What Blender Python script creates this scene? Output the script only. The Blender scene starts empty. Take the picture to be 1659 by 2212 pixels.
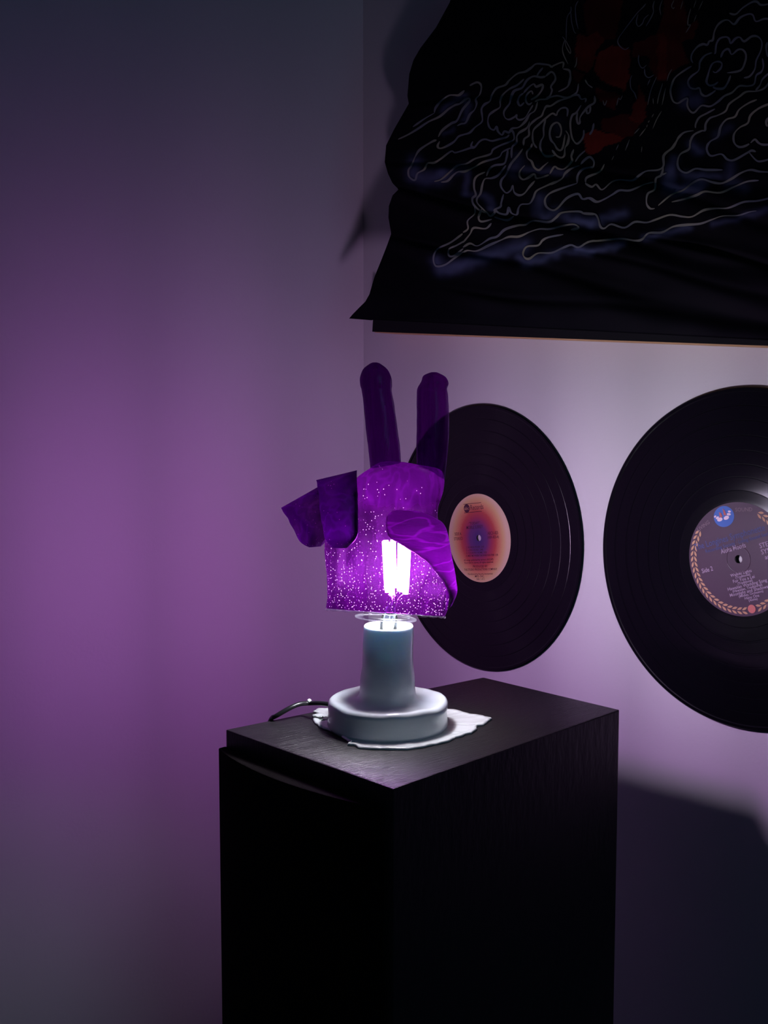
import bpy, bmesh, math, random
import numpy as np
from mathutils import Vector, noise
random.seed(7)
S = bpy.context.scene
COL = S.collection

# ---------------------------------------------------------------- camera
# room frame: corner of the two walls at x=0,y=0; wall_right is the plane y=0, wall_left the plane x=0, floor z=0
FPX, PIT, TH = 2165.4, math.radians(4.443), math.radians(38.543)
CAM = np.array([1.0318, -0.7885, 1.2])
FW = np.array([-math.cos(TH)*math.cos(PIT), math.sin(TH)*math.cos(PIT), -math.sin(PIT)])
RT = np.array([math.sin(TH), math.cos(TH), 0.0])
UP = np.cross(RT, FW)
cd = bpy.data.cameras.new('camera'); cam = bpy.data.objects.new('camera', cd); COL.objects.link(cam)
cam.location = CAM
from mathutils import Matrix
cam.rotation_euler = Matrix((RT, UP, -FW)).transposed().to_euler()
cd.sensor_fit = 'VERTICAL'; cd.sensor_height = 36.0; cd.lens = FPX/2212*36.0
cd.clip_start = 0.02
S.camera = cam

# ---------------------------------------------------------------- world + exposure
W = bpy.data.worlds.new('dim_room'); S.world = W; W.use_nodes = True
W.node_tree.nodes['Background'].inputs[0].default_value = (0.27, 0.52, 1.0, 1)
W.node_tree.nodes['Background'].inputs[1].default_value = 0.003
S.view_settings.view_transform = 'Standard'; S.view_settings.look = 'None'
S.view_settings.gamma = 1; S.view_settings.use_curve_mapping = False
S.view_settings.exposure = 0.0
LED = 575.0          # emission strength of the bulb's LED filaments

la = bpy.data.lights.new('blue_fill_light', 'AREA'); la.shape = 'RECTANGLE'; la.size = 1.0; la.size_y = 1.2; la.energy = 2.4; la.color = (.20, .60, 1.0)
lo = bpy.data.objects.new('blue_fill_light', la); COL.objects.link(lo); lo.location = (3.05, -.95, 1.75)      # added dim blue fill from the far right; its source is unseen
lo.rotation_euler = (math.radians(90), 0, math.radians(90))

def ray(x, y): return FW*FPX + RT*(x-829.5) + UP*(1106-y)
def on_y(x, y, Y): d = ray(x, y); return CAM + d*((Y-CAM[1])/d[1])
def on_z(x, y, Z): d = ray(x, y); return CAM + d*((Z-CAM[2])/d[2])

# ---------------------------------------------------------------- materials
def mat(name, col=(.5,.5,.5), rough=.5, spec=.5, metal=0, **kw):
    m = bpy.data.materials.new(name); m.use_nodes = True
    b = m.node_tree.nodes['Principled BSDF']
    b.inputs['Base Color'].default_value = (*col, 1); b.inputs['Roughness'].default_value = rough
    b.inputs['Specular IOR Level'].default_value = spec; b.inputs['Metallic'].default_value = metal
    for k, v in kw.items(): b.inputs[k.replace('_', ' ')].default_value = v
    return m
def N(m, t): return m.node_tree.nodes.new(t)
def L(m, a, b): m.node_tree.links.new(a, b)
def B(m): return m.node_tree.nodes['Principled BSDF']
def add_bump(m, scale, strength, dist=.001, detail=3, vec='Object', stretch=None):
    tc = N(m, 'ShaderNodeTexCoord'); n = N(m, 'ShaderNodeTexNoise'); bp = N(m, 'ShaderNodeBump')
    n.inputs['Scale'].default_value = scale; n.inputs['Detail'].default_value = detail
    src = tc.outputs[vec]
    if stretch:
        mp = N(m, 'ShaderNodeMapping'); mp.inputs['Scale'].default_value = stretch; L(m, src, mp.inputs[0]); src = mp.outputs[0]
    L(m, src, n.inputs['Vector']); L(m, n.outputs['Fac'], bp.inputs['Height'])
    bp.inputs['Strength'].default_value = strength; bp.inputs['Distance'].default_value = dist
    L(m, bp.outputs[0], B(m).inputs['Normal']); return n
M_wall = mat('painted_wall', (.56,.55,.555), .75, .25); add_bump(M_wall, 260, .25, .0006)
M_floor = mat('dark_floor', (.10,.07,.05), .5)
M_box = mat('black_ash_vinyl', (.012,.011,.012), .40, .35)
n = add_bump(M_box, 60, .7, .0010, 2, 'Object', (26, 0.7, 1))
M_grille = mat('grille_cloth', (.006,.0045,.005), .95, .05); add_bump(M_grille, 900, .6, .0006)
M_plaster = mat('white_glue_coat', (.68,.74,.75), .28, .5, Coat_Weight=.4, Coat_Roughness=.12, Subsurface_Weight=.05, Subsurface_Radius=(.55,.75,1.0), Subsurface_Scale=.006)
add_bump(M_plaster, 45, .35, .002, 4)
M_skirt = mat('dried_white_glue', (.74,.80,.76), .25, .5, Coat_Weight=.6, Coat_Roughness=.1); add_bump(M_skirt, 120, .5, .0012, 4)
M_black = mat('black_rubber', (.012,.012,.014), .35)
M_brass = mat('nickel_socket', (.7,.68,.6), .35, .5, 1)
M_wood = mat('stretcher_pine', (.55,.33,.15), .7)
M_canvas = mat('black_canvas', (.006,.006,.008), .9, .2)
M_putty = mat('mounting_putty', (.6,.6,.6), .8)

def vinyl_mat():
    m = mat('record_vinyl', (.0025,.0025,.004), .20, .3, Anisotropic=.92)
    t = N(m, 'ShaderNodeTangent'); t.direction_type = 'RADIAL'; t.axis = 'Z'
    L(m, t.outputs[0], B(m).inputs['Tangent']); return m
M_vinyl = vinyl_mat()
M_vinyl_smooth = mat('record_dead_wax', (.0025,.0025,.004), .16, .25)

# thin dyed shell of the glove: mostly clear dye (transparent tint), a little milky scatter, wet gloss
def shell(name, tint, scat, scat_w, gloss=.03, rough=.25, speck=0.0, clear=1.0, bump=.5, bscale=40, stretch=(1,1,1), clearer=None, crease=.3):
    m = bpy.data.materials.new(name); m.use_nodes = True; nt = m.node_tree
    nt.nodes.remove(nt.nodes['Principled BSDF']); out = nt.nodes['Material Output']
    tr = N(m, 'ShaderNodeBsdfTransparent'); tr.inputs[0].default_value = (*[c*clear for c in tint], 1)
    if clearer:
        t0 = N(m, 'ShaderNodeTexCoord'); dp = N(m, 'ShaderNodeVectorMath'); dp.operation = 'DOT_PRODUCT'; L(m, t0.outputs['Object'], dp.inputs[0])
        hr, hn = np.array([RT[0], RT[1], 0]), np.array([-FW[0], -FW[1], 0]); hn = hn/np.linalg.norm(hn)
        dv = hr*.9-hn*.8+np.array([0, 0, .5]); dp.inputs[1].default_value = dv  # tint shaped so light leaves purple to the left, pale to the right
        mr = N(m, 'ShaderNodeMapRange'); mr.interpolation_type = 'SMOOTHSTEP'; mr.inputs['From Min'].default_value = .078; mr.inputs['From Max'].default_value = .130
        L(m, dp.outputs['Value'], mr.inputs['Value']); mc = N(m, 'ShaderNodeMix'); mc.data_type = 'RGBA'; L(m, mr.outputs[0], mc.inputs[0])
        mc.inputs[6].default_value = (*tint, 1); mc.inputs[7].default_value = (*clearer, 1)
        s3 = N(m, 'ShaderNodeSeparateXYZ'); L(m, t0.outputs['Object'], s3.inputs[0]); m3 = N(m, 'ShaderNodeMapRange')      # tint darkened towards the top to dim the light thrown up the walls
        m3.inputs['From Min'].default_value = .125; m3.inputs['From Max'].default_value = .160; m3.inputs['To Min'].default_value = 1; m3.inputs['To Max'].default_value = .36
        L(m, s3.outputs['Z'], m3.inputs['Value']); vm = N(m, 'ShaderNodeVectorMath'); vm.operation = 'SCALE'; L(m, mc.outputs[2], vm.inputs[0]); L(m, m3.outputs[0], vm.inputs['Scale']); 
        m7 = N(m, 'ShaderNodeMapRange'); m7.interpolation_type = 'SMOOTHSTEP'; m7.inputs['From Min'].default_value = .118; m7.inputs['From Max'].default_value = .088; L(m, s3.outputs['Z'], m7.inputs['Value'])   # tint deepened towards the cuff to darken the light on the lower walls
        x7 = N(m, 'ShaderNodeMix'); x7.data_type = 'RGBA'; x7.inputs[6].default_value = (1,1,1,1); x7.inputs[7].default_value = (.66,.40,.72,1); L(m, m7.outputs[0], x7.inputs[0])
        v7 = N(m, 'ShaderNodeVectorMath'); v7.operation = 'MULTIPLY'; L(m, vm.outputs[0], v7.inputs[0]); L(m, x7.outputs[2], v7.inputs[1]); vm = v7
        d4 = N(m, 'ShaderNodeVectorMath'); d4.operation = 'DOT_PRODUCT'; L(m, t0.outputs['Object'], d4.inputs[0]); d4.inputs[1].default_value = hn      # deeper tint on the side facing the viewer
        m4 = N(m, 'ShaderNodeMapRange'); m4.interpolation_type = 'SMOOTHSTEP'; m4.inputs['From Min'].default_value = -.006; m4.inputs['From Max'].default_value = .012; L(m, d4.outputs['Value'], m4.inputs['Value'])
        x4 = N(m, 'ShaderNodeMix'); x4.data_type = 'RGBA'; x4.inputs[6].default_value = (1,1,1,1); x4.inputs[7].default_value = (.50,.22,.58,1); L(m, m4.outputs[0], x4.inputs[0])
        v4 = N(m, 'ShaderNodeVectorMath'); v4.operation = 'MULTIPLY'; L(m, vm.outputs[0], v4.inputs[0]); L(m, x4.outputs[2], v4.inputs[1]); L(m, v4.outputs[0], tr.inputs[0])
    tl = N(m, 'ShaderNodeBsdfTranslucent'); tl.inputs[0].default_value = (*scat, 1)
    df = N(m, 'ShaderNodeBsdfDiffuse'); df.inputs[0].default_value = (*scat, 1)
    gl = N(m, 'ShaderNodeBsdfGlossy'); gl.inputs[0].default_value = (.9,.75,1,1); gl.inputs['Roughness'].default_value = rough
    tc = N(m, 'ShaderNodeTexCoord')
    mp = N(m, 'ShaderNodeMapping'); mp.inputs['Scale'].default_value = stretch; L(m, tc.outputs['Object'], mp.inputs[0])
    nz = N(m, 'ShaderNodeTexNoise'); nz.inputs['Scale'].default_value = bscale; nz.inputs['Detail'].default_value = 4; nz.inputs['Distortion'].default_value = .6
    L(m, mp.outputs[0], nz.inputs['Vector'])
    bp = N(m, 'ShaderNodeBump'); bp.inputs['Strength'].default_value = bump; bp.inputs['Distance'].default_value = .004
    L(m, nz.outputs['Fac'], bp.inputs['Height'])
    for s in (gl, tl, df): L(m, bp.outputs[0], s.inputs['Normal'])
    n6 = N(m, 'ShaderNodeTexNoise'); n6.inputs['Scale'].default_value = bscale*1.1; n6.inputs['Detail'].default_value = 2; n6.inputs['Distortion'].default_value = .35; L(m, mp.outputs[0], n6.inputs['Vector'])
    a6 = N(m, 'ShaderNodeMath'); a6.operation = 'SUBTRACT'; a6.inputs[1].default_value = .5; L(m, n6.outputs['Fac'], a6.inputs[0])
    b6 = N(m, 'ShaderNodeMath'); b6.operation = 'ABSOLUTE'; L(m, a6.outputs[0], b6.inputs[0])
    c6 = N(m, 'ShaderNodeMapRange'); c6.interpolation_type = 'SMOOTHSTEP'; c6.inputs['From Min'].default_value = 0; c6.inputs['From Max'].default_value = .045
    c6.inputs['To Min'].default_value = 1+crease; c6.inputs['To Max'].default_value = 1-.12*crease; L(m, b6.outputs[0], c6.inputs['Value'])  # colour brightened along random ridges, imitating light through thin creases
    d6 = N(m, 'ShaderNodeVectorMath'); d6.operation = 'SCALE'; d6.inputs[0].default_value = scat; L(m, c6.outputs[0], d6.inputs['Scale'])
    L(m, d6.outputs[0], tl.inputs[0]); L(m, d6.outputs[0], df.inputs[0])
    mx0 = N(m, 'ShaderNodeMixShader'); mx0.inputs[0].default_value = .35
    L(m, tl.outputs[0], mx0.inputs[1]); L(m, df.outputs[0], mx0.inputs[2])
    mx1 = N(m, 'ShaderNodeMixShader'); L(m, tr.outputs[0], mx1.inputs[1]); L(m, mx0.outputs[0], mx1.inputs[2])
    # cloudy variation of the milky part
    rm = N(m, 'ShaderNodeMapRange'); rm.inputs['From Min'].default_value = .3; rm.inputs['From Max'].default_value = .75
    rm.inputs['To Min'].default_value = scat_w*.45; rm.inputs['To Max'].default_value = scat_w*1.7
    L(m, nz.outputs['Fac'], rm.inputs['Value']); fac = rm.outputs[0]
    if clearer:
        s5 = N(m, 'ShaderNodeSeparateXYZ'); L(m, tc.outputs['Object'], s5.inputs[0]); m5 = N(m, 'ShaderNodeMapRange'); m5.interpolation_type = 'SMOOTHSTEP'
        m5.inputs['From Min'].default_value = .168; m5.inputs['From Max'].default_value = .186; m5.inputs['To Min'].default_value = 1; m5.inputs['To Max'].default_value = 6.0  # crown's bright band painted in: more scatter towards the top
        L(m, s5.outputs['Z'], m5.inputs['Value']); x5 = N(m, 'ShaderNodeMath'); x5.operation = 'MULTIPLY'; L(m, fac, x5.inputs[0]); L(m, m5.outputs[0], x5.inputs[1]); fac = x5.outputs[0]
    if speck > 0:      # trapped bubbles and dust grains
        vo = N(m, 'ShaderNodeTexVoronoi'); vo.inputs['Scale'].default_value = 620
        L(m, tc.outputs['Object'], vo.inputs['Vector'])
        lt = N(m, 'ShaderNodeMapRange'); lt.inputs['From Min'].default_value = .26; lt.inputs['From Max'].default_value = .12
        lt.inputs['To Min'].default_value = 0; lt.inputs['To Max'].default_value = speck
        L(m, vo.outputs['Distance'], lt.inputs['Value'])
        pk = N(m, 'ShaderNodeSeparateColor'); L(m, vo.outputs['Color'], pk.inputs[0])
        # more grains towards the cuff and over broad cloudy patches
        n2 = N(m, 'ShaderNodeTexNoise'); n2.inputs['Scale'].default_value = 30; L(m, tc.outputs['Object'], n2.inputs['Vector'])
        sx = N(m, 'ShaderNodeSeparateXYZ'); L(m, tc.outputs['Object'], sx.inputs[0])
        zz = N(m, 'ShaderNodeMapRange'); zz.inputs['From Min'].default_value = .095; zz.inputs['From Max'].default_value = .175
        zz.inputs['To Min'].default_value = .34; zz.inputs['To Max'].default_value = -.45; L(m, sx.outputs['Z'], zz.inputs['Value'])
        ad = N(m, 'ShaderNodeMath'); ad.operation = 'ADD'; L(m, n2.outputs['Fac'], ad.inputs[0]); L(m, zz.outputs[0], ad.inputs[1])
        th = N(m, 'ShaderNodeMath'); th.operation = 'LESS_THAN'; L(m, pk.outputs[0], th.inputs[0]); L(m, ad.outputs[0], th.inputs[1])
        mu = N(m, 'ShaderNodeMath'); mu.operation = 'MULTIPLY'; L(m, lt.outputs[0], mu.inputs[0]); L(m, th.outputs[0], mu.inputs[1])
        a2 = N(m, 'ShaderNodeMath'); a2.operation = 'ADD'; L(m, mu.outputs[0], a2.inputs[0]); L(m, fac, a2.inputs[1]); fac = a2.outputs[0]
        cm = N(m, 'ShaderNodeMix'); cm.data_type = 'RGBA'; cm.inputs[6].default_value = (*scat, 1); cm.inputs[7].default_value = (.15,.06,.16,1) if scat_w > .1 else (.8,.4,.9,1)
        gt = N(m, 'ShaderNodeMath'); gt.operation = 'GREATER_THAN'; gt.inputs[1].default_value = speck*.2; L(m, mu.outputs[0], gt.inputs[0])
        L(m, gt.outputs[0], cm.inputs[0]); L(m, d6.outputs[0], cm.inputs[6]); L(m, cm.outputs[2], tl.inputs[0]); L(m, cm.outputs[2], df.inputs[0])
    L(m, fac, mx1.inputs[0])
    lw = N(m, 'ShaderNodeLayerWeight'); lw.inputs[0].default_value = .25
    ml = N(m, 'ShaderNodeMath'); ml.operation = 'MULTIPLY'; ml.inputs[1].default_value = gloss; L(m, lw.outputs['Facing'], ml.inputs[0])
    am = N(m, 'ShaderNodeMath'); am.operation = 'ADD'; am.inputs[1].default_value = gloss*.15; L(m, ml.outputs[0], am.inputs[0])
    mx2 = N(m, 'ShaderNodeMixShader'); L(m, am.outputs[0], mx2.inputs[0]); L(m, mx1.outputs[0], mx2.inputs[1]); L(m, gl.outputs[0], mx2.inputs[2])
    L(m, mx2.outputs[0], out.inputs[0]); return m
M_palm = shell('glove_palm_shell', (.57,.175,.65), (.0136,.0003,.0225), .20, speck=.5, stretch=(1.6,1.6,.4), gloss=.02, rough=.35, bscale=35, bump=.4, clearer=(.92,.84,.97))
M_finger = shell('glove_finger_shell', (.50,.12,.62), (.19,.004,.30), .40, gloss=.10, rough=.22, bscale=60, stretch=(1,1,.12), bump=.35)
M_thumb = shell('glove_thumb_shell', (.05,.003,.07), (.040,.0035,.052), 2.3, crease=.8, gloss=.06, rough=.28, bscale=55, stretch=(.4,.4,1.5), bump=.8)
M_fold = shell('glove_folded_shell', (.30,.05,.42), (.034,.0005,.066), .90, crease=.35, gloss=.06, rough=.3, speck=.3, bscale=45, bump=.5)

M_baffle = shell('light_baffle_shell', (.40,.33,.38), (.01,.002,.012), .3, gloss=.02)  # for the added light-dimming ring inside the cuff
def clear_mat(name, tint=(.97,.98,1), g=.12, rough=.05, cap=1.0, milk=0):
    m = bpy.data.materials.new(name); m.use_nodes = True; nt = m.node_tree
    nt.nodes.remove(nt.nodes['Principled BSDF'])
    tr = N(m, 'ShaderNodeBsdfTransparent'); tr.inputs[0].default_value = (*tint, 1)
    gl = N(m, 'ShaderNodeBsdfGlossy'); gl.inputs['Roughness'].default_value = rough
    lw = N(m, 'ShaderNodeLayerWeight'); lw.inputs[0].default_value = g
    mx = N(m, 'ShaderNodeMixShader'); cl = N(m, 'ShaderNodeMath'); cl.operation = 'MINIMUM'; cl.inputs[1].default_value = cap; L(m, lw.outputs['Fresnel'], cl.inputs[0]); L(m, cl.outputs[0], mx.inputs[0]); L(m, tr.outputs[0], mx.inputs[1]); L(m, gl.outputs[0], mx.inputs[2])
    res = mx
    if milk:
        t2 = N(m, 'ShaderNodeBsdfTranslucent'); t2.inputs[0].default_value = (1, .97, 1, 1); res = N(m, 'ShaderNodeMixShader'); res.inputs[0].default_value = milk; L(m, mx.outputs[0], res.inputs[1]); L(m, t2.outputs[0], res.inputs[2])  # faint scatter added to imitate the halo around the bulb
    L(m, res.outputs[0], nt.nodes['Material Output'].inputs[0]); return m
M_glass = clear_mat('bulb_glass', g=.03, cap=.10, milk=.003); M_rim = clear_mat('clear_plastic_rim', (.9,.87,.95), .15, .25, .35)
M_stemglass = clear_mat('bulb_stem_glass', (.8,.92,1), .35, .1)
M_led = bpy.data.materials.new('led_filament'); M_led.use_nodes = True
_e = N(M_led, 'ShaderNodeEmission'); _e.inputs[0].default_value = (.94,.96,1.0,1); _e.inputs[1].default_value = LED
L(M_led, _e.outputs[0], M_led.node_tree.nodes['Material Output'].inputs[0])

def print_mat(name, col, rough=.6): return mat(name, col, rough, .3)

# ---------------------------------------------------------------- object helpers
def link(name, me, m=None, parent=None, smooth=False):
    o = bpy.data.objects.new(name, me); COL.objects.link(o)
    for k in (m if isinstance(m, (list, tuple)) else [m] if m else []): me.materials.append(k)
    if parent is not None: o.parent = parent
    if smooth: me.polygons.foreach_set('use_smooth', [True]*len(me.polygons))
    return o
def mesh(name, vs, fs, m=None, parent=None, smooth=False):
    me = bpy.data.meshes.new(name); me.from_pydata([tuple(map(float, v)) for v in vs], [], fs)
    me.update(); return link(name, me, m, parent, smooth)
def tag(o, label=None, cat=None, group=None, kind=None):
    for k, v in (('label', label), ('category', cat), ('group', group), ('kind', kind)):
        if v: o[k] = v
    return o
def empty(name, loc, label, cat, group=None):
    o = bpy.data.objects.new(name, None); COL.objects.link(o); o.location = [float(v) for v in loc]; o.empty_display_size = .05
    return tag(o, label, cat, group)
def rings(name, R, m, parent=None, cap0=True, cap1=True, smooth=True, closed=True):
    n = len(R[0]); vs = [p for r in R for p in r]; fs = []
    for i in range(len(R)-1):
        for j in range(n if closed else n-1):
            k = (j+1) % n; fs.append((i*n+j, i*n+k, (i+1)*n+k, (i+1)*n+j))
    if cap0: fs.append(tuple(range(n))[::-1])
    if cap1: fs.append(tuple((len(R)-1)*n+j for j in range(n)))
    o = mesh(name, vs, fs, m, parent, smooth)
    bm = bmesh.new(); bm.from_mesh(o.data); bmesh.ops.recalc_face_normals(bm, faces=bm.faces); bm.to_mesh(o.data); bm.free()
    if smooth: o.data.polygons.foreach_set('use_smooth', [True]*len(o.data.polygons))
    return o
def prism(name, poly, z0, z1, m, parent=None, bevel=0):
    n = len(poly); vs = [(p[0], p[1], z0) for p in poly]+[(p[0], p[1], z1) for p in poly]
    fs = [tuple(range(n))[::-1], tuple(range(n, 2*n))]+[(i, (i+1) % n, n+(i+1) % n, n+i) for i in range(n)]
    o = mesh(name, vs, fs, m, parent)
    bm = bmesh.new(); bm.from_mesh(o.data); bmesh.ops.recalc_face_normals(bm, faces=bm.faces)
    if bevel: bmesh.ops.bevel(bm, geom=bm.edges[:], offset=bevel, segments=2, affect='EDGES', profile=.7)
    bm.to_mesh(o.data); bm.free(); return o
def catmull(P, n=6, closed=False):
    P = [np.array(p, float) for p in P]; out = []; K = len(P)
    if K < 3 and not closed: return [P[0]+(P[-1]-P[0])*t/n for t in range(n+1)]
    rng = range(K if closed else K-1)
    for i in rng:
        if closed: a, b, c, d = P[i-1], P[i], P[(i+1) % K], P[(i+2) % K]
        else: a, b, c, d = P[max(i-1, 0)], P[i], P[i+1], P[min(i+2, K-1)]
        for k in range(n):
            t = k/n
            out.append(.5*((2*b)+(c-a)*t+(2*a-5*b+4*c-d)*t*t+(3*b-a-3*c+d)*t**3))
    if not closed: out.append(P[-1])
    return out
def tube(name, P, r, m, parent=None, n=12, sm=6):
    P = catmull(P, sm) if sm else P; R = []
    up = np.array([0, 0, 1.0])
    for i, p in enumerate(P):
        t = P[min(i+1, len(P)-1)]-P[max(i-1, 0)]; t = t/np.linalg.norm(t)
        a = np.cross(t, up)
        if np.linalg.norm(a) < .05: a = np.cross(t, [1., .2, 0])
        a /= np.linalg.norm(a); b = np.cross(t, a); rr = r(i/(len(P)-1)) if callable(r) else r
        R.append([p+rr*(math.cos(2*math.pi*j/n)*a+math.sin(2*math.pi*j/n)*b) for j in range(n)])
    return rings(name, R, m, parent)

# ---------------------------------------------------------------- the room
def slab(name, a, b, m):
    x0, y0, z0 = a; x1, y1, z1 = b
    o = prism(name, [(x0, y0), (x1, y0), (x1, y1), (x0, y1)], z0, z1, m); return tag(o, kind='structure')
slab('wall_right', (-.12, 0, 0), (3.2, .12, 2.6), M_wall)
slab('wall_left', (-.12, -3.2, 0), (0, 0, 2.6), M_wall)
slab('floor', (-.12, -3.2, -.08), (3.2, .12, 0), M_floor)
slab('ceiling', (-.12, -3.2, 2.6), (3.2, .12, 2.7), M_wall)
slab('baseboard_right', (.014, -.014, 0), (3.2, 0, .09), M_wall)
slab('baseboard_left', (0, -3.2, 0), (.014, 0, .09), M_wall)

# ---------------------------------------------------------------- floor-standing loudspeaker
ZT = .97
Lc, Fc, Rc, Bc = [on_z(*p, ZT)[:2] for p in ((488,1576), (849,1704), (1338,1533), (1044,1463))]
ctr = (Lc+Fc+Rc+Bc)/4
sp = empty('loudspeaker', (*ctr, 0), 'black wooden floor-standing loudspeaker cabinet carrying the glove lamp, under the left record', 'loudspeaker')
rel = lambda p: (p[0]-ctr[0], p[1]-ctr[1])
def sub(o, p): return o
prism('cabinet', [rel(p) for p in (Lc, Fc, Rc, Bc)], .02, ZT, M_box, sp, .0012)
prism('plinth', [(p[0]*.93, p[1]*.93) for p in map(rel, (Lc, Fc, Rc, Bc))], 0, .02, M_black, sp)
d = (Fc-Lc); ln = np.linalg.norm(d); d /= ln; nrm = np.array([d[1], -d[0]])     # out of the front face
gp = [Lc+d*.002, Lc+d*(ln-.016)]
K = 24; outer = []
for i in range(K+1):
    t = i/K; outer.append(Lc+d*(-.0010+t*(ln-.012))+nrm*(.0065+.0135*math.sin(math.pi*t)**.8*(1-.15*t)))
gpoly = [rel(Lc+d*(-.0010)-nrm*.0002)]+[rel(p) for p in outer]+[rel(Lc+d*(ln-.013)-nrm*.0002)]
g = prism('grille', gpoly, .06, ZT-.0135, M_grille, sp, .0012); g['label'] = 'black bowed cloth grille on the front'

# ---------------------------------------------------------------- glove lamp
base = on_z(838, 1568, ZT)
HN = np.array([-FW[0], -FW[1], 0]); HN /= np.linalg.norm(HN)       # horizontal, towards the viewer's side of the lamp
HR = np.array([RT[0], RT[1], 0])                                   # along the palm
lamp = empty('table_lamp', base, 'table lamp with purple translucent glove shade making a V sign on a glue-coated white base', 'lamp')
def hp(x, y, dep=0.0):
    """point of the hand's own upright plane (through the lamp axis), dep metres towards the room; lamp-local"""
    q = ray(x, y); P0 = base+HN*dep; t = np.dot(P0-CAM, HN)/np.dot(q, HN)
    return CAM+q*t-base
MPP = np.linalg.norm(hp(900, 1300)-hp(800, 1300))/100

# base: round puck and stem, lumpy coat
def lump(p, amp, sc, seed=0): return amp*noise.noise(Vector((p[0]*sc+seed, p[1]*sc, p[2]*sc)))
PR = 131*MPP; prof = []
zt = .0215
for r_, z_ in ((.985, 0), (1.0, .003), (.985, .007), (.975, .012), (.985, .0165), (.985, .019), (.965, zt-.0005), (.93, zt+.0008), (.86, zt+.0006), (.75, zt-.0006), (.64, zt-.001), (.53, zt-.0002)):
    prof.append((r_*PR, z_))
sw = 58*MPP
hst = hp(838, 1352)[2]
for r_, t in ((1.14, 0.02), (1.06, .07), (1.04, .15), (1.03, .25), (1.00, .33), (.95, .45), (.93, .6), (.93, .75), (.94, .88), (.935, .96), (.93, .99)):
    prof.append((r_*sw, zt+(hst-zt)*t))
prof += [(.90*sw, hst+.0006), (.84*sw, hst), (.80*sw, hst-.002), (.78*sw, hst-.012), (.76*sw, hst-.03), (.1*sw, hst-.031)]
R = []
nn = 96
for i, (r_, z_) in enumerate(prof):
    row = []
    for j in range(nn):
        a = 2*math.pi*j/nn; c, s = math.cos(a), math.sin(a)
        q = (c*r_, s*r_, z_)
        k = 1+ (lump(q, .05, 38)+lump(q, .03, 90, 5) if z_ > .001 and i < len(prof)-4 else 0)*(.45 if r_ > sw*1.1 else 1)
        dz = (lump(q, .0012, 60, 9)+lump(q, .0022, 28, 3)) if (.016 < z_ < .024 and r_ > sw) else 0
        row.append((c*r_*k, s*r_*k, max(z_+dz, 0)))
    R.append(row)
rings('base', R, M_plaster, lamp)['label'] = 'white glue-coated round foot and stem'

# spilled glue that dried around the foot (outline in the photograph's frame, laid on the cabinet top)
sk = [(676,1540),(686,1534),(706,1534),(720,1525),(780,1505),(860,1500),(930,1520),(968,1536),(985,1537),(1000,1541),(1016,1546),(1034,1548),(1062,1555),
      (1052,1562),(1046,1568),(1030,1570),(1031,1576),(1020,1586),(1004,1588),(1000,1592),(985,1595),(968,1604),(940,1610),(915,1616),(880,1621),(835,1621),(800,1620),(775,1618),(765,1612),(751,1611),(757,1606),
      (745,1598),(733,1590),(712,1580),(696,1574),(690,1572),(678,1562),(675,1556),(690,1558),(708,1553),(690,1552),(674,1549),(690,1545)]
skp = [on_z(x, y, ZT)-base for x, y in sk]
ring0 = []
for i in range(len(skp)):
    a, b = skp[i], skp[(i+1) % len(skp)]
    for k in range(5):
        t = k/5; p = a+(b-a)*t; nrm2 = np.array([b[1]-a[1], a[0]-b[0], 0]); L2 = np.linalg.norm(nrm2)+1e-9
        ring0.append(p+nrm2/L2*noise.noise(Vector((p[0]*600, p[1]*600, 0)))*.0008)
mid = np.array([0, 0, 0.0]); RR = []
for f, z in ((1.0, .0002), (1.0, .0010), (.985, .0021), (.95, .0017), (.88, .0012), (.78, .0014), (.6, .0014)):
    RR.append([(p[0]*f, p[1]*f, z+.0005*(z > .0005)*noise.noise(Vector((p[0]*180*f, p[1]*180*f, 3))))for p in ring0])
rings('glue_skirt', RR, M_skirt, lamp)['label'] = 'peeling white glue puddle around the foot'

# socket and bulb
sk_o = rings('socket', [[(r_*math.cos(a), r_*math.sin(a), hst+z_) for a in np.linspace(0, 2*math.pi, 33)[:-1]] for r_, z_ in ((.0135, -.03), (.0135, -.008), (.0115, -.006), (.0115, -.004))], M_brass, lamp)
zb = hp(855, 1225)[2]                      # centre of the filaments
bx = hp(857, 1225)                         # slight lean of the bulb to the right
def bulb_ring(r_, z_, n=40):
    t = (z_-hst)/(zb-hst); c = bx*np.array([1, 1, 0])*max(t, 0)
    return [(c[0]+r_*math.cos(a), c[1]+r_*math.sin(a), z_) for a in np.linspace(0, 2*math.pi, n+1)[:-1]]
bp_ = [(.0125, hst-.006), (.0150, hst+.000), (.0165, hst+.008), (.0190, hst+.018), (.0205, hst+.032), (.0225, zb-.012), (.0240, zb+.004), (.0230, zb+.018), (.0190, zb+.032), (.0140, zb+.042), (.004, zb+.0465)]
bulb = rings('light_bulb', [bulb_ring(*p) for p in bp_], M_glass, lamp, cap0=False)
bulb['label'] = 'clear glass bulb glowing white'
rings('glass_mount', [bulb_ring(r_, z_, 20) for r_, z_ in ((.0072, hst-.005), (.0068, hst+.006), (.005, hst+.013), (.0035, hst+.020), (.002, zb-.021))], M_stemglass, bulb)
for k in range(8):
    a = 2*math.pi*(k+.5)/8; rr0, rr1 = .0078, .0098; zl = zb-.0205+.003*(k % 2)
    c = bx*np.array([1, 1, 0])
    tube('filament', [c+np.array([rr0*math.cos(a), rr0*math.sin(a), zl]), c+np.array([rr1*math.cos(a), rr1*math.sin(a), zb+.0205])], .0022, M_led, bulb, 8, 2)
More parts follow.
